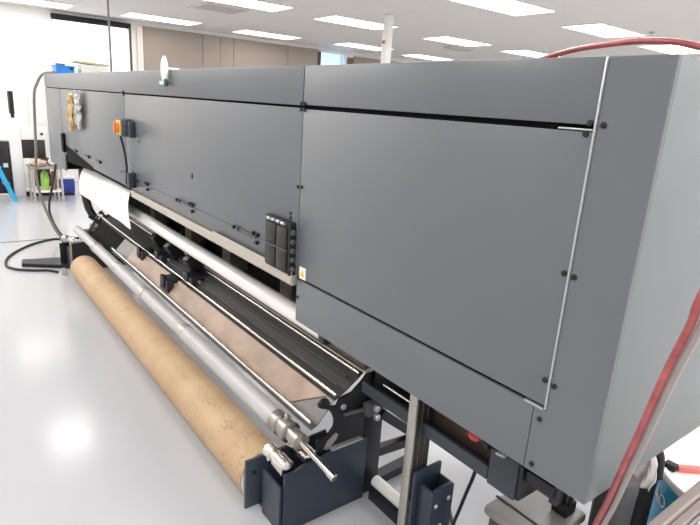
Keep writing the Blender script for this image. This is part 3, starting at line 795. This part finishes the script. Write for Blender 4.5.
# ------------------------------------------------------------------ the far left corner
t = Thing('white_workstation', (-9.1, .15, 0), 'white cabinet workstation with a dark opening standing against the far wall', 'cabinet')
t.part('post', MB().box(-9.15, -8.9, -.06, .09, 0, 1.13, .008), 'whitegloss')
t.part('cross_panel', MB().box(-9.2, -8.92, .091, .42, .83, 1.01, .008), 'whitegloss')
t.part('screen', MB().box(-9.15, -8.95, .091, .40, .565, .829, .004), 'screen')
t.part('door', MB().box(-9.15, -8.93, .091, .20, .14, .56, .006), 'whitegloss')
t.part('dark_recess', MB().box(-9.15, -8.96, .201, .44, .14, .56, .004), 'screen')
t.part('base', MB().box(-9.15, -8.90, .091, .46, .075, .139, .006), 'whitegloss')
t.part('plinth', MB().box(-9.15, -8.92, .091, .46, 0, .074), 'rubber', smooth=False)
t.part('knob', MB().cyl((-8.919, .36, .915), (-8.90, .36, .915), .02, 14, .004), 'rubber')
t.part('side_opening', MB().box(-9.15, -8.95, -.30, -.061, .05, .80, .004), 'screen')
t.part('side_post', MB().box(-9.15, -8.92, -.42, -.301, 0, 1.0, .006), 'whitegloss')
t.part('side_label', MB().box(-8.949, -8.945, -.16, -.10, .43, .49), 'white', smooth=False)
t = Thing('black_monitor', (-9.1, .04, 1.131), 'narrow black monitor seen edge on above the white workstation', 'monitor')
t.part('screen', MB().box(-9.2, -9.02, .0, .055, 1.18, 1.50, .008), 'rubber')
t.part('stand', MB().box(-9.12, -9.04, .01, .05, 1.1315, 1.179, .004), 'rubber')
t = Thing('tall_white_cupboard', (-10, .5, 0), 'tall white cupboard against the wall behind the printer end', 'cupboard')
t.part('body', MB().box(-10.28, -9.9, .40, .62, 0, 1.70, .008), 'whitegloss')
t.part('door', MB().box(-9.899, -9.885, .405, .615, .03, 1.69, .004), 'white')
t = Thing('blue_stepladder', (-8.7, -.3, 0), 'light blue stepladder standing at the left edge', 'ladder')
for x in (-8.85, -8.55):
    t.part('rail', MB().bar((x, -.09, 0), (x+.05 if x < -8.7 else x-.05, -.42, .95), .05, .07, up=(1, 0, 0)), 'ladder')
    t.part('rear_rail', MB().bar((x, -.85, 0), (x+.05 if x < -8.7 else x-.05, -.46, .95), .03, .04, up=(1, 0, 0)), 'ladder')
for k in (.25, .5, .75):
    t.part('tread', MB().box(-8.82, -8.58, -.13-.33*k, -.05-.33*k, .95*k-.01, .95*k+.01, .003), 'ladder')
t.part('cap', MB().box(-8.82, -8.58, -.50, -.38, .951, .985, .006), 'ladder')
t = Thing('low_table', (-8.5, .34, 0), 'low table strewn with cloths beside the printer far end', 'table')
t.part('top', MB().box(-8.75, -8.35, .10, .52, .47, .50, .004), 'bench')
t.part('shelf', MB().box(-8.70, -8.38, .12, .50, .135, .155, .002), 'whitegloss')
for x, y in ((-8.72, .13), (-8.38, .13), (-8.72, .49), (-8.38, .49)): t.part('leg', MB().box(x-.015, x+.015, y-.015, y+.015, 0, .469), 'alu', smooth=False)
tag(MB().blob((-8.52, .22, .542), (.13, .11, .06), 3, .35, 2, 6, -.04).build('beige_cloth', 'tan_towel'), 'bunched beige cloth on the left of the low table', 'cloth')
tag(MB().blob((-8.55, .44, .542), (.12, .085, .06), 3, .3, 7, 6, -.04).build('pale_cloth', 'cloth'), 'pale folded cloth on the right of the low table', 'cloth')
tag(MB().blob((-8.50, .29, .29), (.05, .055, .15), 3, .25, 4, 6, -.134).build('lime_bag', 'lime'), 'crumpled yellow green bag on the low table shelf', 'bag')
tag(MB().blob((-8.50, .405, .28), (.05, .040, .15), 3, .25, 9, 6, -.124).build('brown_bag', 'brownbag'), 'brown paper bag beside the yellow green bag', 'bag')
t = Thing('cool_box', (-8.9, .62, 0), 'small cobalt blue cool box with a white lid on the floor', 'cool box')
t.part('body', MB().box(-9.05, -8.85, .49, .75, 0.03, .25, .02), 'bluecooler')
t.part('lid', MB().box(-9.055, -8.845, .485, .755, .251, .29, .012), 'white')
t.part('base', MB().box(-9.04, -8.86, .50, .74, 0, .029), 'rubber', smooth=False)
t.part('handle', MB().tube([(-8.95, .49, .26), (-8.95, .485, .33), (-8.95, .62, .34), (-8.95, .755, .33), (-8.95, .75, .26)], .009, 8), 'white')

# ------------------------------------------------------------------ light from outside, camera
wd = bpy.data.worlds.new('World'); S.world = wd; wd.use_nodes = True
bg = wd.node_tree.nodes['Background']; bg.inputs['Color'].default_value = (.92, .96, 1, 1); bg.inputs['Strength'].default_value = 2.2

F, YAW, PITCH, ROLL, CX = 549.5073, .911, -.2728, .0652, .4467
cy, sy, cp, sp = math.cos(YAW), math.sin(YAW), math.cos(PITCH), math.sin(PITCH)
fw = Vector((-sy*cp, cy*cp, sp)); rt = Vector((cy, sy, 0)); up = rt.cross(fw)
cr, sr = math.cos(ROLL), math.sin(ROLL)
r2, u2 = rt*cr+up*sr, up*cr-rt*sr
cam = bpy.data.cameras.new('camera'); co = bpy.data.objects.new('camera', cam); COL.objects.link(co)
R = Matrix((r2, u2, -fw)).transposed().to_4x4()
co.matrix_world = Matrix.Translation((CX, -1.0, 1.6)) @ R
cam.sensor_width = 36; cam.lens = F/700*36; cam.shift_y = -2.5/700; cam.clip_start = .02; cam.clip_end = 100
S.camera = co
S.view_settings.view_transform = 'Standard'
S.view_settings.look = 'None'
S.view_settings.exposure = 0.0
